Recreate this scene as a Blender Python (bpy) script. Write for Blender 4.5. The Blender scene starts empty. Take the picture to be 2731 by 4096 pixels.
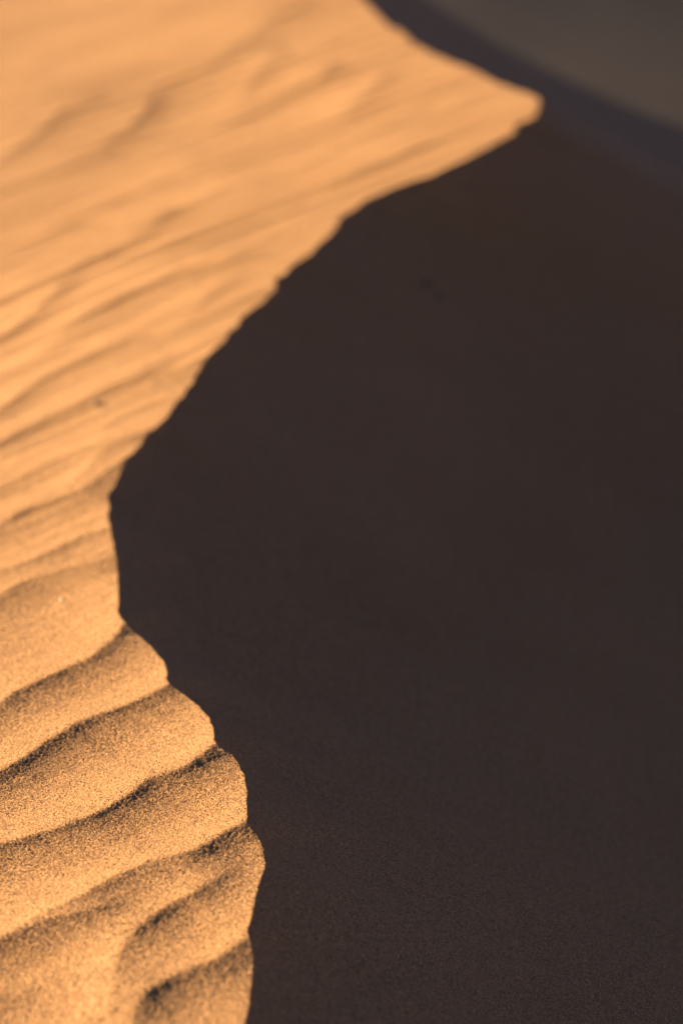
import bpy, math
import numpy as np

rng = np.random.default_rng(7)
C = bpy.context.scene.collection

# ------------------------------------------------------------------ camera
F = 10013.0                      # focal length in pixels of the 2731 x 4096 photograph
W, H = 2731.0, 4096.0
PITCH = math.radians(22.26)
CAM_Z = 0.48
SUN_EL = math.radians(13.5)
SUN_AZ = math.radians(14)         # from the left, a little from beyond
KX = 0.12                       # the wind slope falls gently to the left
FOCUS = 1.0


def ground(px, py, dz=0.0):
    """photo pixel -> point on the sheet z = KX * x"""
    cx, cy = (px - W / 2) / F, -(py - H / 2) / F
    d = np.array([cx, math.cos(PITCH) + cy * math.sin(PITCH), -math.sin(PITCH) + cy * math.cos(PITCH)])
    t = (CAM_Z - dz) / (KX * d[0] - d[2])
    return d[0] * t, d[1] * t


def unproject(pts, dz=0.0):
    return np.array([ground(*p, dz) for p in pts])


# ------------------------------------------------------------------ numpy helpers
def smooth(e0, e1, v):
    t = np.clip((v - e0) / (e1 - e0), 0, 1)
    return t * t * (3 - 2 * t)


def vnoise(u, v, seed, n=256):
    """smooth value noise, -1..1"""
    lat = np.random.default_rng(seed).uniform(-1, 1, (n, n)).astype(np.float32)
    iu, iv = np.floor(u).astype(np.int64), np.floor(v).astype(np.int64)
    fu, fv = (u - iu).astype(np.float32), (v - iv).astype(np.float32)
    fu, fv = fu * fu * fu * (fu * (fu * 6 - 15) + 10), fv * fv * fv * (fv * (fv * 6 - 15) + 10)
    a, b = iu % n, (iu + 1) % n
    c, d = iv % n, (iv + 1) % n
    return (lat[a, c] * (1 - fu) + lat[b, c] * fu) * (1 - fv) + (lat[a, d] * (1 - fu) + lat[b, d] * fu) * fv


def fbm(u, v, seed, octaves=3):
    s, a, out = 1.0, 1.0, 0.0
    for k in range(octaves):
        out = out + a * vnoise(u * s + 13.7 * k, v * s - 7.1 * k, seed + k)
        s *= 2.03
        a *= 0.5
    return out


# ------------------------------------------------------------------ the crest line
crest_px = [(976, 4096), (997, 3995), (1012, 3900), (1019, 3835), (1012, 3785), (1000, 3752), (990, 3734), (1002, 3682),
            (1019, 3612), (1041, 3525), (1058, 3455), (1063, 3420), (1056, 3377), (1041, 3342), (1015, 3312),
            (988, 3296), (988, 3248), (991, 3159), (980, 3087), (958, 3044), (926, 3008), (877, 2990), (856, 2970), (858, 2917),
            (840, 2864), (797, 2810), (741, 2767), (692, 2745), (668, 2729), (672, 2693), (660, 2645), (623, 2590),
            (568, 2540), (518, 2509), (482, 2492), (477, 2457), (475, 2379), (477, 2309), (470, 2240), (457, 2196),
            (446, 2144), (440, 2100), (434, 2048), (436, 2026), (433, 1978), (449, 1956), (488, 1886), (531, 1825),
            (566, 1778), (597, 1734), (627, 1708), (662, 1664), (697, 1608), (723, 1586), (758, 1538), (784, 1486),
            (815, 1442), (858, 1403), (906, 1346), (949, 1294), (984, 1250), (1019, 1220), (1058, 1198), (1098, 1168),
            (1113, 1142), (1115, 1115), (1141, 1081), (1194, 1046), (1237, 1010), (1307, 941), (1366, 866), (1410, 829),
            (1479, 788), (1558, 753), (1627, 723), (1732, 697), (1802, 662), (1863, 635), (1924, 592), (1993, 557),
            (2047, 532), (2074, 492), (2124, 468), (2164, 408), (2133, 380), (2063, 351), (1958, 308),
            (1854, 262), (1767, 225), (1662, 172), (1592, 118), (1508, 55), (1435, -25), (1375, -130), (1330, -260)]
cg = np.array([ground(*p, 0.0034 if p[1] > 2500 else 0.0015) for p in crest_px])
order = np.argsort(cg[:, 1])
cg = cg[order]
yy = np.arange(cg[0, 1], cg[-1, 1], 0.0012)
nib = (0.0002 + 0.0020 * smooth(1.05, 1.6, yy)) * vnoise(yy * 70, yy * 0, 15) + (0.0003 + 0.0006 * smooth(1.05, 1.6, yy)) * vnoise(yy * 190, yy * 0, 16)
cg = np.stack([np.interp(yy, cg[:, 1], cg[:, 0]) + nib, yy], 1)
y_near = np.arange(-60, cg[0, 1] - 0.05, 0.05)
x_near = cg[0, 0] + 0.10 * (cg[0, 1] - y_near) * np.exp(-(cg[0, 1] - y_near) / 3) + 0.02 * np.sin(y_near * 19)
y_far = np.arange(cg[-1, 1] + 0.06, 60, 0.06)
dy_ = y_far - cg[-1, 1]
x_far = cg[-1, 0] - 0.27 * 3.0 * (1 - np.exp(-dy_ / 3.0)) + 0.02 * np.sin(dy_ * 2.3) * np.minimum(dy_, 1)
cy_tab = np.concatenate([y_near, cg[:, 1], y_far])
cx_tab = np.concatenate([x_near, cg[:, 0], x_far])
ty = np.arange(-4.0, 8.0, 0.002)                     # regular table for smoothing
tx = np.interp(ty, cy_tab, cx_tab)
SIG = [0.0, 0.02, 0.05, 0.10, 0.2, 0.4, 0.8]
tabs = []
for s in SIG:
    if s == 0:
        k = np.array([0.25, 0.5, 0.25])              # hardly any rounding at the very crest
    else:
        r = int(3 * s / 0.002)
        q = np.arange(-r, r + 1) * 0.002
        k = np.exp(-0.5 * (q / s) ** 2)
        k /= k.sum()
    r = len(k) // 2
    pad = np.concatenate([np.full(r, tx[0]), tx, np.full(r, tx[-1])])
    tabs.append(np.convolve(pad, k, 'valid'))


def crest(y, sigma=None):
    if sigma is None:
        return np.interp(y, cy_tab, cx_tab)
    out = np.zeros_like(y)
    vals = [np.interp(y, ty, t) for t in tabs]
    out = vals[0].copy()
    for i in range(len(SIG) - 1):
        w = np.clip((sigma - SIG[i]) / (SIG[i + 1] - SIG[i]), 0, 1)
        out = np.where(sigma >= SIG[i], vals[i] * (1 - w) + vals[i + 1] * w, out)
    return out


# ------------------------------------------------------------------ wind ripples: crest lines with height (mm), near and far run (mm)
RIP = [
    # the sharp ripples low in the picture
    (4.2, 13, 42, [(1010, 3270), (980, 3282), (940, 3312), (880, 3338), (849, 3372), (784, 3412), (740, 3434), (662, 3455), (601, 3473),
                   (540, 3503), (488, 3529), (436, 3560), (392, 3586), (366, 3612), (287, 3656), (200, 3700), (150, 3725)]),
    (3.4, 13, 42, [(470, 3655), (375, 3695), (253, 3725), (174, 3751), (78, 3782), (0, 3830), (-120, 3890), (-300, 3960)]),
    (4.5, 13, 40, [(880, 2955), (853, 2985), (800, 3030), (758, 3062), (679, 3098), (610, 3124), (566, 3159), (514, 3203), (462, 3237), (375, 3281),
                   (331, 3312), (261, 3342), (192, 3373), (131, 3394), (52, 3425), (0, 3433), (-120, 3480), (-300, 3560)]),
    (3.9, 13, 40, [(700, 2705), (669, 2732), (627, 2771), (592, 2788), (549, 2815), (488, 2841), (436, 2867), (366, 2893), (305, 2919), (279, 2941),
                   (244, 2971), (192, 3002), (148, 3032), (113, 3063), (52, 3116), (0, 3142), (-120, 3210), (-300, 3290)]),
    (4.2, 13, 42, [(500, 2490), (475, 2527), (444, 2566), (392, 2610), (357, 2649), (296, 2675), (235, 2706), (183, 2736), (122, 2767), (52, 2806),
                   (17, 2836), (0, 2854), (-120, 2920), (-300, 3000)]),
    (3.7, 13, 38, [(880, 3507), (862, 3525), (836, 3551), (784, 3582), (740, 3603), (697, 3625), (645, 3656),
                   (601, 3690), (557, 3734), (523, 3778), (488, 3821), (462, 3865), (453, 3908), (448, 3950)]),
    (4.0, 14, 40, [(1015, 3715), (989, 3743), (949, 3764), (906, 3804), (871, 3830), (819, 3856), (758, 3891), (714, 3912), (662, 3939),
                   (614, 3965), (575, 3995), (549, 4030), (531, 4082), (520, 4150), (505, 4250)]),
    (1.3, 12, 35, [(430, 3925), (350, 3950), (250, 3975), (120, 4000), (0, 4030), (-150, 4080)]),
    (1.2, 12, 35, [(500, 4040), (480, 4055), (418, 4087), (350, 4130), (250, 4200)]),
    (2.6, 16, 40, [(500, 2190), (465, 2215), (436, 2231), (366, 2257), (287, 2279), (200, 2301), (157, 2314), (105, 2331), (52, 2362), (9, 2392), (0, 2401),
                   (-120, 2480), (-300, 2560)]),
    (2.2, 13, 35, [(460, 2100), (427, 2118), (375, 2131), (322, 2148), (279, 2170), (218, 2209), (148, 2244), (70, 2274), (0, 2301), (-150, 2370)]),
    # the middle distance
    (2.8, 14, 40, [(430, 1885), (383, 1912), (340, 1952), (287, 1973), (235, 1991), (174, 2013), (122, 2030), (87, 2048), (35, 2080), (0, 2105), (-150, 2170)]),
    (2.6, 13, 35, [(540, 1745), (514, 1756), (462, 1782), (418, 1803), (383, 1834), (357, 1860), (330, 1890)]),
    (2.4, 15, 40, [(400, 1780), (348, 1795), (270, 1815), (218, 1834), (157, 1869), (113, 1895), (52, 1925), (0, 1952), (-150, 2020)]),
    (1.6, 15, 40, [(650, 1605), (610, 1617), (557, 1625), (505, 1647), (453, 1673), (427, 1699)]),
    (3.8, 16, 45, [(630, 1470), (557, 1499), (496, 1520), (427, 1547), (366, 1581), (322, 1603), (261, 1629), (192, 1660), (131, 1695), (78, 1712),
                   (35, 1747), (0, 1765), (-150, 1830)]),
    (3.6, 16, 45, [(540, 1345), (488, 1364), (418, 1385), (348, 1416), (287, 1446), (218, 1477), (165, 1503), (122, 1538), (70, 1581), (0, 1634), (-150, 1720)]),
    (2.6, 15, 40, [(290, 1385), (226, 1407), (174, 1425), (122, 1451), (70, 1473), (0, 1499), (-150, 1560)]),
    (3.4, 18, 50, [(1000, 1010), (906, 1041), (810, 1059), (723, 1089), (653, 1115), (575, 1150), (505, 1176), (444, 1207), (375, 1242), (305, 1277), (250, 1310)]),
    (3.4, 16, 45, [(290, 1120), (235, 1155), (174, 1198), (131, 1242), (78, 1285), (35, 1316), (0, 1333), (-150, 1400)]),
    (3.2, 16, 45, [(450, 1010), (392, 1033), (314, 1059), (244, 1089), (157, 1120), (96, 1142), (35, 1168), (0, 1185), (-150, 1250)]),
    (2.2, 14, 40, [(1110, 1130), (1089, 1146), (1028, 1163), (958, 1189), (906, 1211), (870, 1230)]),
    (1.8, 16, 40, [(940, 1108), (906, 1128), (854, 1163), (784, 1233), (740, 1270)]),
    (1.4, 16, 40, [(850, 1425), (810, 1433), (723, 1451), (610, 1468), (566, 1503)]),
    (1.3, 16, 40, [(800, 1300), (700, 1330), (600, 1370), (540, 1400)]),
    # the far part, all out of focus
    (3.8, 26, 60, [(1240, 10), (1167, 44), (1071, 87), (1002, 148), (906, 209), (810, 270), (723, 305), (645, 340), (570, 380)]),
    (5.0, 26, 60, [(620, 390), (601, 409), (566, 462), (523, 514), (470, 549), (427, 575), (380, 600)]),
    (4.2, 26, 60, [(400, 395), (340, 418), (279, 444), (218, 488), (157, 549), (87, 601), (17, 645), (-60, 690), (-200, 750)]),
    (3.6, 24, 60, [(440, 620), (392, 636), (322, 645), (261, 671), (174, 697), (52, 732), (0, 750), (-150, 800)]),
    (4.6, 26, 60, [(1335, 255), (1315, 279), (1272, 322), (1202, 348), (1089, 401), (1002, 444), (923, 475), (860, 500)]),
    (3.6, 26, 60, [(1120, 190), (1097, 209), (1028, 287), (967, 366), (930, 400)]),
    (3.0, 24, 55, [(850, 605), (810, 618), (740, 636), (697, 662), (660, 680)]),
    (3.0, 24, 55, [(1040, 710), (1010, 723), (941, 740), (819, 784), (766, 810), (700, 840)]),
    (3.0, 22, 55, [(700, 850), (645, 880), (592, 906), (488, 967), (400, 1000)]),
    (2.8, 22, 55, [(1180, 825), (1132, 836), (1045, 853), (975, 880), (888, 914), (784, 949), (662, 993), (560, 1030)]),
    (3.0, 24, 55, [(650, 720), (610, 740), (500, 780), (375, 836), (340, 845), (250, 870)]),
    (3.0, 24, 55, [(320, 895), (261, 914), (157, 932), (87, 941), (0, 967), (-150, 1010)]),
    (3.6, 26, 60, [(1560, 290), (1523, 314), (1462, 366), (1410, 409), (1360, 440)]),
    (2.6, 26, 60, [(1950, 360), (1889, 375), (1802, 418), (1671, 462), (1540, 505), (1450, 540)]),
    (2.6, 24, 55, [(1680, 580), (1627, 601), (1540, 636), (1453, 671), (1350, 720)]),
]
A0 = math.radians(47)
EA = np.array([math.cos(A0), math.sin(A0)])          # along the ripples
ET = np.array([-math.sin(A0), math.cos(A0)])         # across them, away from the camera


def ripples(x, y):
    s = x * EA[0] + y * EA[1]
    t = x * ET[0] + y * ET[1]
    wob = 0.0008 * vnoise(s * 70, t * 30, 31) + 0.0003 * vnoise(s * 230, t * 60, 32)
    z = np.zeros_like(x)
    for n, (amp, near, far, pts) in enumerate(RIP):
        far_off = sum(p[1] for p in pts) / len(pts)
        boost = 0.45 if far_off < 900 else (0.58 if far_off < 1950 else 0.85) if far_off < 2450 else 0.94
        amp = amp * 1.12 * boost
        g = unproject(pts, amp * 1e-3 if far_off > 900 else 0.0015)
        ls, lt = g @ EA, g @ ET
        o = np.argsort(ls)
        ls, lt = ls[o], lt[o]
        ext = 0.35 if min(p[0] for p in pts) < -100 else 0.0
        if ext:                                       # goes on beyond the left edge of the picture
            d0 = (lt[1] - lt[0]) / (ls[1] - ls[0])
            ls = np.concatenate([[ls[0] - ext], ls])
            lt = np.concatenate([[lt[0] - ext * d0 * 0.5], lt])
        fade_l, fade_r = 0.035, 0.018
        end = EA * ls[-1] + ET * lt[-1]
        if end[0] - float(crest(end[1])) > -0.014:    # this one runs out over the crest
            d1 = (lt[-1] - lt[-3]) / (ls[-1] - ls[-3])
            ls, lt = np.append(ls, ls[-1] + 0.045), np.append(lt, lt[-1] + 0.045 * d1)
        m = (s > ls[0] - fade_l) & (s < ls[-1] + fade_r)
        sm = s[m]
        e = smooth(ls[0] - fade_l, ls[0] + fade_l, sm) * (1 - smooth(ls[-1] - fade_r, ls[-1] + fade_r, sm))
        q = np.arange(ls[0] - 0.1, ls[-1] + 0.1, 0.002)
        kern = np.exp(-0.5 * (np.arange(-10, 11) * 0.002 / (0.0045 if far_off > 1950 else 0.008)) ** 2)
        kern /= kern.sum()
        qt = np.interp(q, ls, lt)
        qt = np.where(q < ls[0], lt[0] + (q - ls[0]) * (lt[1] - lt[0]) / (ls[1] - ls[0]), qt)
        qt = np.where(q > ls[-1], lt[-1] + (q - ls[-1]) * (lt[-1] - lt[-2]) / (ls[-1] - ls[-2]), qt)
        qt = np.convolve(np.pad(qt, 10, 'edge'), kern, 'valid')
        slope = np.gradient(qt, q)
        d = (t[m] - np.interp(sm, q, qt)) / np.sqrt(1 + np.interp(sm, q, slope) ** 2) + wob[m]
        eps = 0.0015
        da = np.sqrt(d * d + eps * eps) - eps
        var = 1 + 0.06 * vnoise(sm * 28, np.full_like(sm, n * 3.3), 51)
        lee_run = near * (2.8 if far_off > 2450 else 2.0 if far_off > 1950 else 1.5)
        sto_run = far * (1.3 if far_off > 2450 else 1.4)
        bowl = np.where(d > 0, np.clip(1 - da / (sto_run * 1e-3), 0, 1) ** 2, np.clip(1 - da / (lee_run * 1e-3), 0, 1) ** 2.5)
        lip = np.where(d > 0, bowl, 0.06 * np.exp(-da / 0.0025) + 0.94 * bowl)
        z[m] += amp * 1e-3 * var * e * lip
    # outside the picture the same wind made the same ripples
    tw = t + 0.03 * vnoise(s * 4, t * 3, 61) + 0.012 * vnoise(s * 11, t * 8, 62)
    ph = (tw / 0.075) % 1.0
    free = np.where(ph < 0.75, 1 - ph / 0.75, (ph - 0.75) / 0.25) ** 1.5
    free *= 0.0048 * (0.7 + 0.5 * vnoise(s * 6, t * 9, 63))
    half = 0.137 * np.maximum(y, 0.4)
    outside = np.maximum.reduce([smooth(0.06, 0.22, np.abs(x) - half), smooth(0.76, 0.66, y), smooth(2.7, 3.2, y)])
    near_cam = smooth(9, 5, np.hypot(x, y - 1.5))
    return z * (1 - outside) + free * outside * near_cam


# ------------------------------------------------------------------ the dune as a height field
M_SLIP = 0.56
M_FAR = 0.70
FOOT = 0.5
GRAZE = math.radians(0.95)


def dune_height(x, y):
    c0 = crest(y)
    r0 = x - c0
    sig = np.clip(0.30 * r0, 0, 0.8)
    cs = crest(y, sig)
    cs = np.where(r0 > 0, cs, c0)
    w = smooth(0.0, 0.006, r0)
    r = np.maximum(r0 * (1 - w) + (x - cs) * w, 0)
    left = -1.2 * (1 - np.exp(np.minimum(KX * np.minimum(x, c0) / 1.2, 0.3)))
    slip = M_SLIP - 0.10 * smooth(2.0, 2.12, y) * (1 - smooth(2.15, 2.4, y)) + (M_FAR - M_SLIP) * smooth(2.15, 2.6, y)
    right = FOOT * (1 - np.exp(-slip * r / FOOT))
    left = left + 0.060 * np.clip(c0 - x, 0, 0.6) * (1 - smooth(0.95, 1.5, y))   # the near part is a little flatter
    z = left - right
    z -= 1.6 * smooth(2.92, 4.2, y) ** 1.3       # beyond the tip the crest plunges
    # broad swells of the wind slope
    z += 0.004 * fbm(x * 3.1 + 5, y * 2.3, 11, 2) * smooth(0.0, 0.25, -r0 + 0.02)
    rip = ripples(x, y)
    z += rip * np.where(r0 > 0, np.exp(-np.maximum(r0, 0) / 0.018), 1.0)
    # thin streaks running with the ripples
    s = x * EA[0] + y * EA[1]
    t = x * ET[0] + y * ET[1]
    # low secondary ripples of the far part
    tw = t + 0.007 * vnoise(s * 3.5, t * 5, 23) + 0.0025 * vnoise(s * 10, t * 18, 24)
    ph = (tw / 0.029) % 1.0
    saw = np.where(ph < 0.3, (1 - ph / 0.3), (ph - 0.3) / 0.7) ** 1.6
    patch = np.clip(0.5 + 0.9 * vnoise(s * 6, t * 24, 25), 0, 1.2)
    z += 0.0016 * saw * patch * smooth(1.2, 1.7, y) * np.where(r0 > 0, np.exp(-np.maximum(r0, 0) / 0.018), 1.0)
    st = (0.00009 + 0.00022 * smooth(1.02, 1.2, y)) * vnoise(s * 14, t * 125, 21) + (0.00004 + 0.00008 * smooth(1.02, 1.2, y)) * vnoise(s * 30, t * 290, 22)
    z += st * np.where(r0 > 0, np.exp(-np.maximum(r0, 0) / 0.01), 1.0)
    # faint slumps of the slip face
    z += (0.0010 * fbm(x * 9, y * 7, 41, 3) + 0.005 * fbm(x * 3.3, y * 2.7, 44, 2)) * smooth(0.02, 0.25, r0)
    return z


def grow(start, step, end, ratio):
    out, v = [], start
    while v < end:
        v += step
        step *= ratio
        out.append(v)
    return np.array(out)


dense = np.arange(-0.17, 0.2001, 0.00055)
xs = np.concatenate([-grow(0.17, 0.00056, 45, 1.02)[::-1], dense, grow(0.20, 0.00056, 45, 1.02)])
dense = np.arange(0.76, 1.14, 0.00062)
mid = grow(1.14, 0.00063, 3.2, 1.0022)
ys = np.concatenate([0.76 - grow(0, 0.00064, 40, 1.03)[::-1], dense, mid, grow(mid[-1], 0.006, 45, 1.03)])
nx, ny = len(xs), len(ys)
print('dune grid', nx, ny, nx * ny)
X, Y = np.meshgrid(xs, ys)
Z = dune_height(X, Y)
grain = rng.normal(0, 1, X.shape)
near_grain = smooth(3.0, 1.2, np.hypot(X, Y))
Z += np.clip(grain, -2, 2) * 0.00005 * near_grain
R = np.hypot(X, Y)
Z -= 0.03 * np.maximum(R - 6, 0)
Z += smooth(4, 12, R) * 0.12 * fbm(X * 0.15, Y * 0.12, 71, 3)


def height_at(x, y):
    return float(dune_height(np.array([float(x)]), np.array([float(y)]))[0])


def grid_object(name, X, Y, Z, mat):
    n_y, n_x = X.shape
    co = np.stack([X, Y, Z], -1).reshape(-1, 3).astype(np.float32)
    idx = np.arange(n_y * n_x, dtype=np.int32).reshape(n_y, n_x)
    f = np.stack([idx[:-1, :-1], idx[:-1, 1:], idx[1:, 1:], idx[1:, :-1]], -1).reshape(-1)
    me = bpy.data.meshes.new(name)
    me.vertices.add(len(co))
    me.vertices.foreach_set('co', co.ravel())
    nf = len(f) // 4
    me.loops.add(len(f))
    me.loops.foreach_set('vertex_index', f)
    me.polygons.add(nf)
    me.polygons.foreach_set('loop_start', np.arange(0, nf * 4, 4, dtype=np.int32))
    me.polygons.foreach_set('use_smooth', np.ones(nf, dtype=bool))
    me.update(calc_edges=True)
    me.materials.append(mat)
    ob = bpy.data.objects.new(name, me)
    C.objects.link(ob)
    return ob


# ------------------------------------------------------------------ materials
GRAIN_TILT = 1.15


def sand_material(name, grains=True):
    m = bpy.data.materials.new(name)
    m.use_nodes = True
    nt = m.node_tree
    N, L = nt.nodes, nt.links
    N.clear()
    out = N.new('ShaderNodeOutputMaterial')
    b = N.new('ShaderNodeBsdfPrincipled')
    L.new(b.outputs[0], out.inputs[0])
    tc = N.new('ShaderNodeTexCoord')
    b.inputs['Roughness'].default_value = 0.75
    b.inputs['Specular IOR Level'].default_value = 0.25
    # broad tone variation of the sand
    nz = N.new('ShaderNodeTexNoise')
    nz.inputs['Scale'].default_value = 9.0
    nz.inputs['Detail'].default_value = 4
    L.new(tc.outputs['Object'], nz.inputs['Vector'])
    broad = N.new('ShaderNodeValToRGB')
    broad.color_ramp.elements[0].position = 0.3
    broad.color_ramp.elements[0].color = (0.605, 0.282, 0.110, 1)
    broad.color_ramp.elements[1].position = 0.7
    broad.color_ramp.elements[1].color = (0.655, 0.310, 0.124, 1)
    L.new(nz.outputs['Fac'], broad.inputs['Fac'])
    col = broad.outputs['Color']
    if grains:
        vo = N.new('ShaderNodeTexVoronoi')
        vo.inputs['Scale'].default_value = 3300
        L.new(tc.outputs['Object'], vo.inputs['Vector'])
        sep = N.new('ShaderNodeSeparateColor')
        L.new(vo.outputs['Color'], sep.inputs[0])
        ramp = N.new('ShaderNodeValToRGB')
        cr = ramp.color_ramp
        cr.elements[0].position = 0.0
        cr.elements[0].color = (0.22, 0.18, 0.15, 1)
        cr.elements[1].position = 1.0
        cr.elements[1].color = (1.9, 1.95, 2.1, 1)
        for p, c in ((0.10, (0.50, 0.45, 0.40, 1)), (0.22, (0.85, 0.82, 0.78, 1)), (0.75, (1.08, 1.08, 1.08, 1)), (0.9, (1.3, 1.32, 1.36, 1))):
            e = cr.elements.new(p)
            e.color = c
        L.new(sep.outputs[0], ramp.inputs['Fac'])
        mul = N.new('ShaderNodeMix')
        mul.data_type = 'RGBA'
        mul.blend_type = 'MULTIPLY'
        mul.inputs['Factor'].default_value = 1.0
        L.new(col, mul.inputs['A'])
        L.new(ramp.outputs['Color'], mul.inputs['B'])
        col = mul.outputs['Result']
        # some grains are glassy
        mr = N.new('ShaderNodeMapRange')
        mr.inputs['From Min'].default_value = 0.7
        mr.inputs['From Max'].default_value = 1.0
        mr.inputs['To Min'].default_value = 0.8
        mr.inputs['To Max'].default_value = 0.3
        L.new(sep.outputs[1], mr.inputs['Value'])
        L.new(mr.outputs[0], b.inputs['Roughness'])
        # every grain turns its own way
        geo = N.new('ShaderNodeNewGeometry')
        sub = N.new('ShaderNodeVectorMath')
        sub.operation = 'SUBTRACT'
        sub.inputs[1].default_value = (0.5, 0.5, 0.5)
        vo2 = N.new('ShaderNodeTexVoronoi')
        vo2.inputs['Scale'].default_value = 3300
        L.new(tc.outputs['Object'], vo2.inputs['Vector'])
        L.new(vo2.outputs['Color'], sub.inputs[0])
        mad = N.new('ShaderNodeVectorMath')
        mad.operation = 'MULTIPLY_ADD'
        mad.inputs[1].default_value = (GRAIN_TILT, GRAIN_TILT, GRAIN_TILT)
        L.new(sub.outputs[0], mad.inputs[0])
        L.new(geo.outputs['Normal'], mad.inputs[2])
        nrm = N.new('ShaderNodeVectorMath')
        nrm.operation = 'NORMALIZE'
        L.new(mad.outputs[0], nrm.inputs[0])
        L.new(nrm.outputs[0], b.inputs['Normal'])
    L.new(col, b.inputs['Base Color'])
    return m


def gravel_bounce_cut_material():
    m = plain_material('gravel_bounce_cut', (0.50, 0.30, 0.165, 1), (0.58, 0.36, 0.20, 1), 7, 0.9)
    nt = m.node_tree
    N, L = nt.nodes, nt.links
    b = N['Principled BSDF']
    tc = N.new('ShaderNodeTexCoord')
    ln = N.new('ShaderNodeVectorMath')
    ln.operation = 'LENGTH'
    off = N.new('ShaderNodeVectorMath')
    off.inputs[1].default_value = (-0.2, -3.6, 0)
    L.new(tc.outputs['Object'], off.inputs[0])
    L.new(off.outputs[0], ln.inputs[0])
    mr = N.new('ShaderNodeMapRange')
    mr.inputs['From Min'].default_value = 1.0
    mr.inputs['From Max'].default_value = 3.0
    L.new(ln.outputs['Value'], mr.inputs['Value'])
    mix = N.new('ShaderNodeMix')
    mix.data_type = 'RGBA'
    L.new(mr.outputs[0], mix.inputs['Factor'])
    L.new(b.inputs['Base Color'].links[0].from_socket, mix.inputs['A'])
    mix.inputs['B'].default_value = (0.20, 0.13, 0.08, 1)  # unseen outer ground darkened to cut the warm bounce onto the slip face
    L.new(mix.outputs['Result'], b.inputs['Base Color'])
    return m


def plain_material(name, c0, c1, scale, rough):
    m = bpy.data.materials.new(name)
    m.use_nodes = True
    nt = m.node_tree
    b = nt.nodes['Principled BSDF']
    b.inputs['Roughness'].default_value = rough
    tc = nt.nodes.new('ShaderNodeTexCoord')
    nz = nt.nodes.new('ShaderNodeTexNoise')
    nz.inputs['Scale'].default_value = scale
    rp = nt.nodes.new('ShaderNodeValToRGB')
    rp.color_ramp.elements[0].position, rp.color_ramp.elements[0].color = 0.3, c0
    rp.color_ramp.elements[1].position, rp.color_ramp.elements[1].color = 0.7, c1
    nt.links.new(tc.outputs['Object'], nz.inputs['Vector'])
    nt.links.new(nz.outputs['Fac'], rp.inputs['Fac'])
    nt.links.new(rp.outputs['Color'], b.inputs['Base Color'])
    return m


sand = sand_material('sand')
dune = grid_object('sand_dune', X, Y, Z, sand)
dune['kind'] = 'structure'

# the open desert out to the horizon
gx = np.concatenate([-grow(0, 0.05, 4000, 1.045)[::-1], [0.0], grow(0, 0.05, 4000, 1.045)])
GX, GY = np.meshgrid(gx, gx)
GR = np.hypot(GX, GY)
ramp_ = np.clip(0.97 * GX - 0.24 * (GY - 4.5), -6, 3)     # beyond the dune the land falls away from the sun, just in its reach
GZ = -0.60 + smooth(2.2, 3.6, GY) * (0.15 - math.tan(SUN_EL - GRAZE) * ramp_) + 0.0011 * fbm(GX * 2.3, GY * 1.4, 82, 3) + smooth(40, 300, GR) * (5 * np.abs(fbm(GX * 0.006, GY * 0.009, 81, 3)))
desert = grid_object('ground', GX, GY, GZ, gravel_bounce_cut_material())
desert['kind'] = 'structure'

# ------------------------------------------------------------------ small loose things
def at_pixel(px, py):
    """where the ray through a photo pixel meets the dune"""
    cx, cy = (px - W / 2) / F, -(py - H / 2) / F
    d = np.array([cx, math.cos(PITCH) + cy * math.sin(PITCH), -math.sin(PITCH) + cy * math.cos(PITCH)])
    ts = np.arange(0.6, 5.0, 0.002)
    hs = dune_height(d[0] * ts, d[1] * ts)
    i = int(np.argmax(CAM_Z + d[2] * ts < hs))
    return d[0] * ts[i], d[1] * ts[i], float(hs[i])


import bmesh


def pebble(name, px, py, size, mat, label, seed, group=None, flat=0.7):
    bm = bmesh.new()
    bmesh.ops.create_icosphere(bm, subdivisions=3, radius=1.0)
    r = np.random.default_rng(seed)
    k = r.normal(0, 1, (4, 3))
    for v in bm.verts:
        p = np.array(v.co)
        f = 1 + 0.10 * math.sin(k[0] @ p * 2 + 1) + 0.08 * math.sin(k[1] @ p * 3) + 0.04 * math.sin(k[2] @ p * 6)
        v.co = (p[0] * f * size, p[1] * f * size * 0.8, p[2] * f * size * flat)
    for f in bm.faces:
        f.smooth = True
    me = bpy.data.meshes.new(name)
    bm.to_mesh(me)
    bm.free()
    me.materials.append(mat)
    o = bpy.data.objects.new(name, me)
    C.objects.link(o)
    x, y, z = at_pixel(px, py)
    o.location = (x, y, z + size * flat * 0.35)
    o.rotation_euler = (0.1, -0.1, r.uniform(0, 6))
    o['label'], o['category'] = label, 'pebble'
    if group:
        o['group'] = group
    return o


dark_stone = plain_material('dark_stone', (0.16, 0.10, 0.07, 1), (0.24, 0.15, 0.10, 1), 900, 0.7)
brown_stone = plain_material('brown_stone', (0.20, 0.10, 0.05, 1), (0.28, 0.15, 0.07, 1), 900, 0.7)
pale_stone = plain_material('pale_stone', (0.75, 0.55, 0.33, 1), (0.82, 0.62, 0.40, 1), 900, 0.5)
straw = plain_material('straw', (0.62, 0.48, 0.28, 1), (0.75, 0.60, 0.38, 1), 300, 0.6)

pebble('pebble', 383, 1622, 0.0022, brown_stone, 'small brown pebble lying on the sunlit rippled slope', 1)
pebble('pebble', 248, 2402, 0.0009, pale_stone, 'tiny pale pebble on the smooth sunlit sand between two ripples', 2)
pebble('pebble', 1705, 1145, 0.0030, dark_stone, 'larger, upper one of two dark pebbles on the shaded slip face', 3, 'dark pebbles on the shaded face')
pebble('pebble', 1757, 1190, 0.0022, dark_stone, 'smaller, lower one of two dark pebbles on the shaded slip face', 4, 'dark pebbles on the shaded face')


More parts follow.
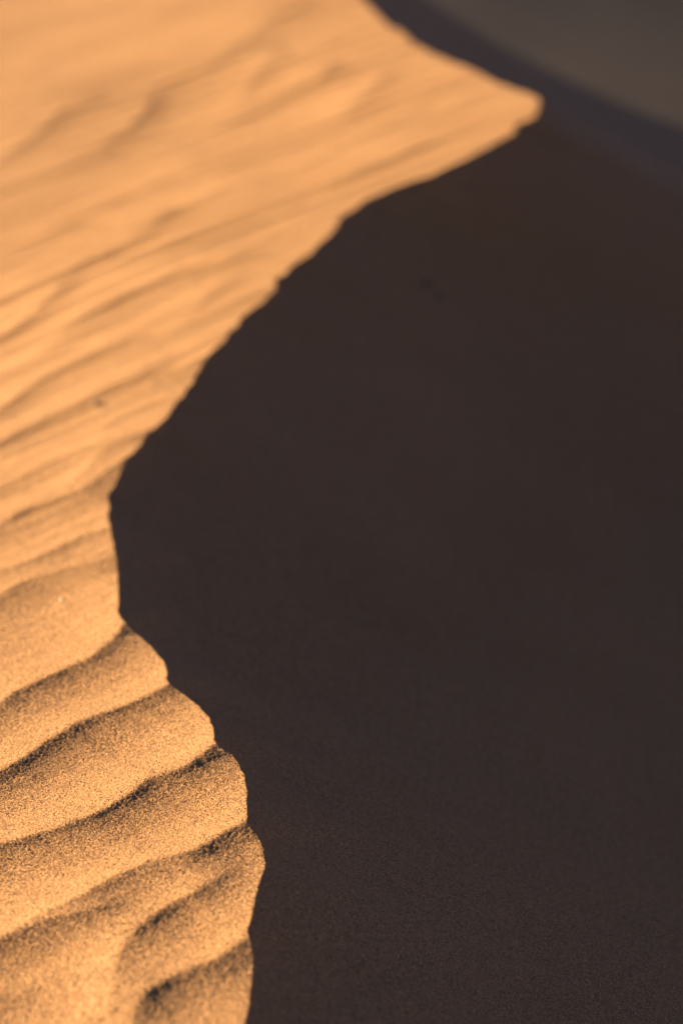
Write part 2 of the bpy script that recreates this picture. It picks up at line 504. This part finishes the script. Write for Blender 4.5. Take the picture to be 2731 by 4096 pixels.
def fibre(px0, px1, rad, label):
    a, b = np.array(at_pixel(*px0)), np.array(at_pixel(*px1))
    n = 12
    bm = bmesh.new()
    rings = []
    d = b - a
    side = np.cross(d, [0, 0, 1.0])
    side /= np.linalg.norm(side)
    for i in range(n + 1):
        u = i / n
        p = a + d * u + side * 0.0012 * math.sin(u * 3.0) 
        p[2] = height_at(p[0], p[1]) + 0.0004 + 0.0012 * u * u
        r = rad * (1 - 0.6 * u)
        rings.append([bm.verts.new((p[0] + side[0] * r * math.cos(q) - a[0], p[1] + side[1] * r * math.cos(q) - a[1], p[2] + r * math.sin(q) - a[2]))
                      for q in np.linspace(0, 2 * math.pi, 7)[:-1]])
    for r0, r1 in zip(rings, rings[1:]):
        for i in range(6):
            bm.faces.new((r0[i], r0[(i + 1) % 6], r1[(i + 1) % 6], r1[i])).smooth = True
    bm.faces.new(rings[0][::-1])
    bm.faces.new(rings[-1])
    me = bpy.data.meshes.new('straw_fibre')
    bm.to_mesh(me)
    bm.free()
    me.materials.append(straw)
    o = bpy.data.objects.new('straw_fibre', me)
    C.objects.link(o)
    o.location = a
    o['label'], o['category'], o['group'] = label, 'fibre', 'straw fibres on the shaded face'


fibre((2618, 2938), (2660, 2950), 0.00022, 'longer pale straw fibre on the shaded sand near the right edge')
fibre((1468, 2901), (1494, 2906), 0.00018, 'short yellowish straw fibre on the shaded sand of the slip face')

# ------------------------------------------------------------------ light
to_sun = (-math.cos(SUN_EL) * math.cos(SUN_AZ), math.cos(SUN_EL) * math.sin(SUN_AZ), math.sin(SUN_EL))
sun = bpy.data.lights.new('sun', 'SUN')
sun.energy = 5.0
sun.angle = math.radians(0.5)
sun.color = (1.0, 0.91, 0.65)
so = bpy.data.objects.new('sun', sun)
C.objects.link(so)
from mathutils import Vector
so.rotation_euler = Vector(to_sun).to_track_quat('Z', 'Y').to_euler()

world = bpy.data.worlds.new('World')
bpy.context.scene.world = world
world.use_nodes = True
wn = world.node_tree.nodes
bg = wn['Background']
sky = wn.new('ShaderNodeTexSky')
sky.sky_type = 'NISHITA'
sky.sun_disc = False
sky.sun_elevation = SUN_EL
sky.sun_rotation = math.atan2(to_sun[0], to_sun[1])
world.node_tree.links.new(sky.outputs[0], bg.inputs[0])
sky.air_density = 0.20
sky.dust_density = 0.3
sky.ozone_density = 1.0
sky.altitude = 3000
bg.inputs[1].default_value = 0.05

# ------------------------------------------------------------------ camera
cam = bpy.data.cameras.new('camera')
cam.sensor_fit = 'VERTICAL'
cam.sensor_height = 36.0
cam.lens = 36.0 * F / H
cam.clip_start, cam.clip_end = 0.01, 10000
cam.dof.use_dof = True
cam.dof.focus_distance = FOCUS
cam.dof.aperture_fstop = 7.1
co = bpy.data.objects.new('camera', cam)
C.objects.link(co)
co.location = (0, 0, CAM_Z)
co.rotation_euler = (math.pi / 2 - PITCH, 0, 0)
sc = bpy.context.scene
sc.camera = co

sc.view_settings.view_transform = 'Standard'
sc.view_settings.look = 'None'
sc.view_settings.exposure = 1.88
sc.view_settings.gamma = 1
sc.render.engine = 'CYCLES'
sc.cycles.use_denoising = True
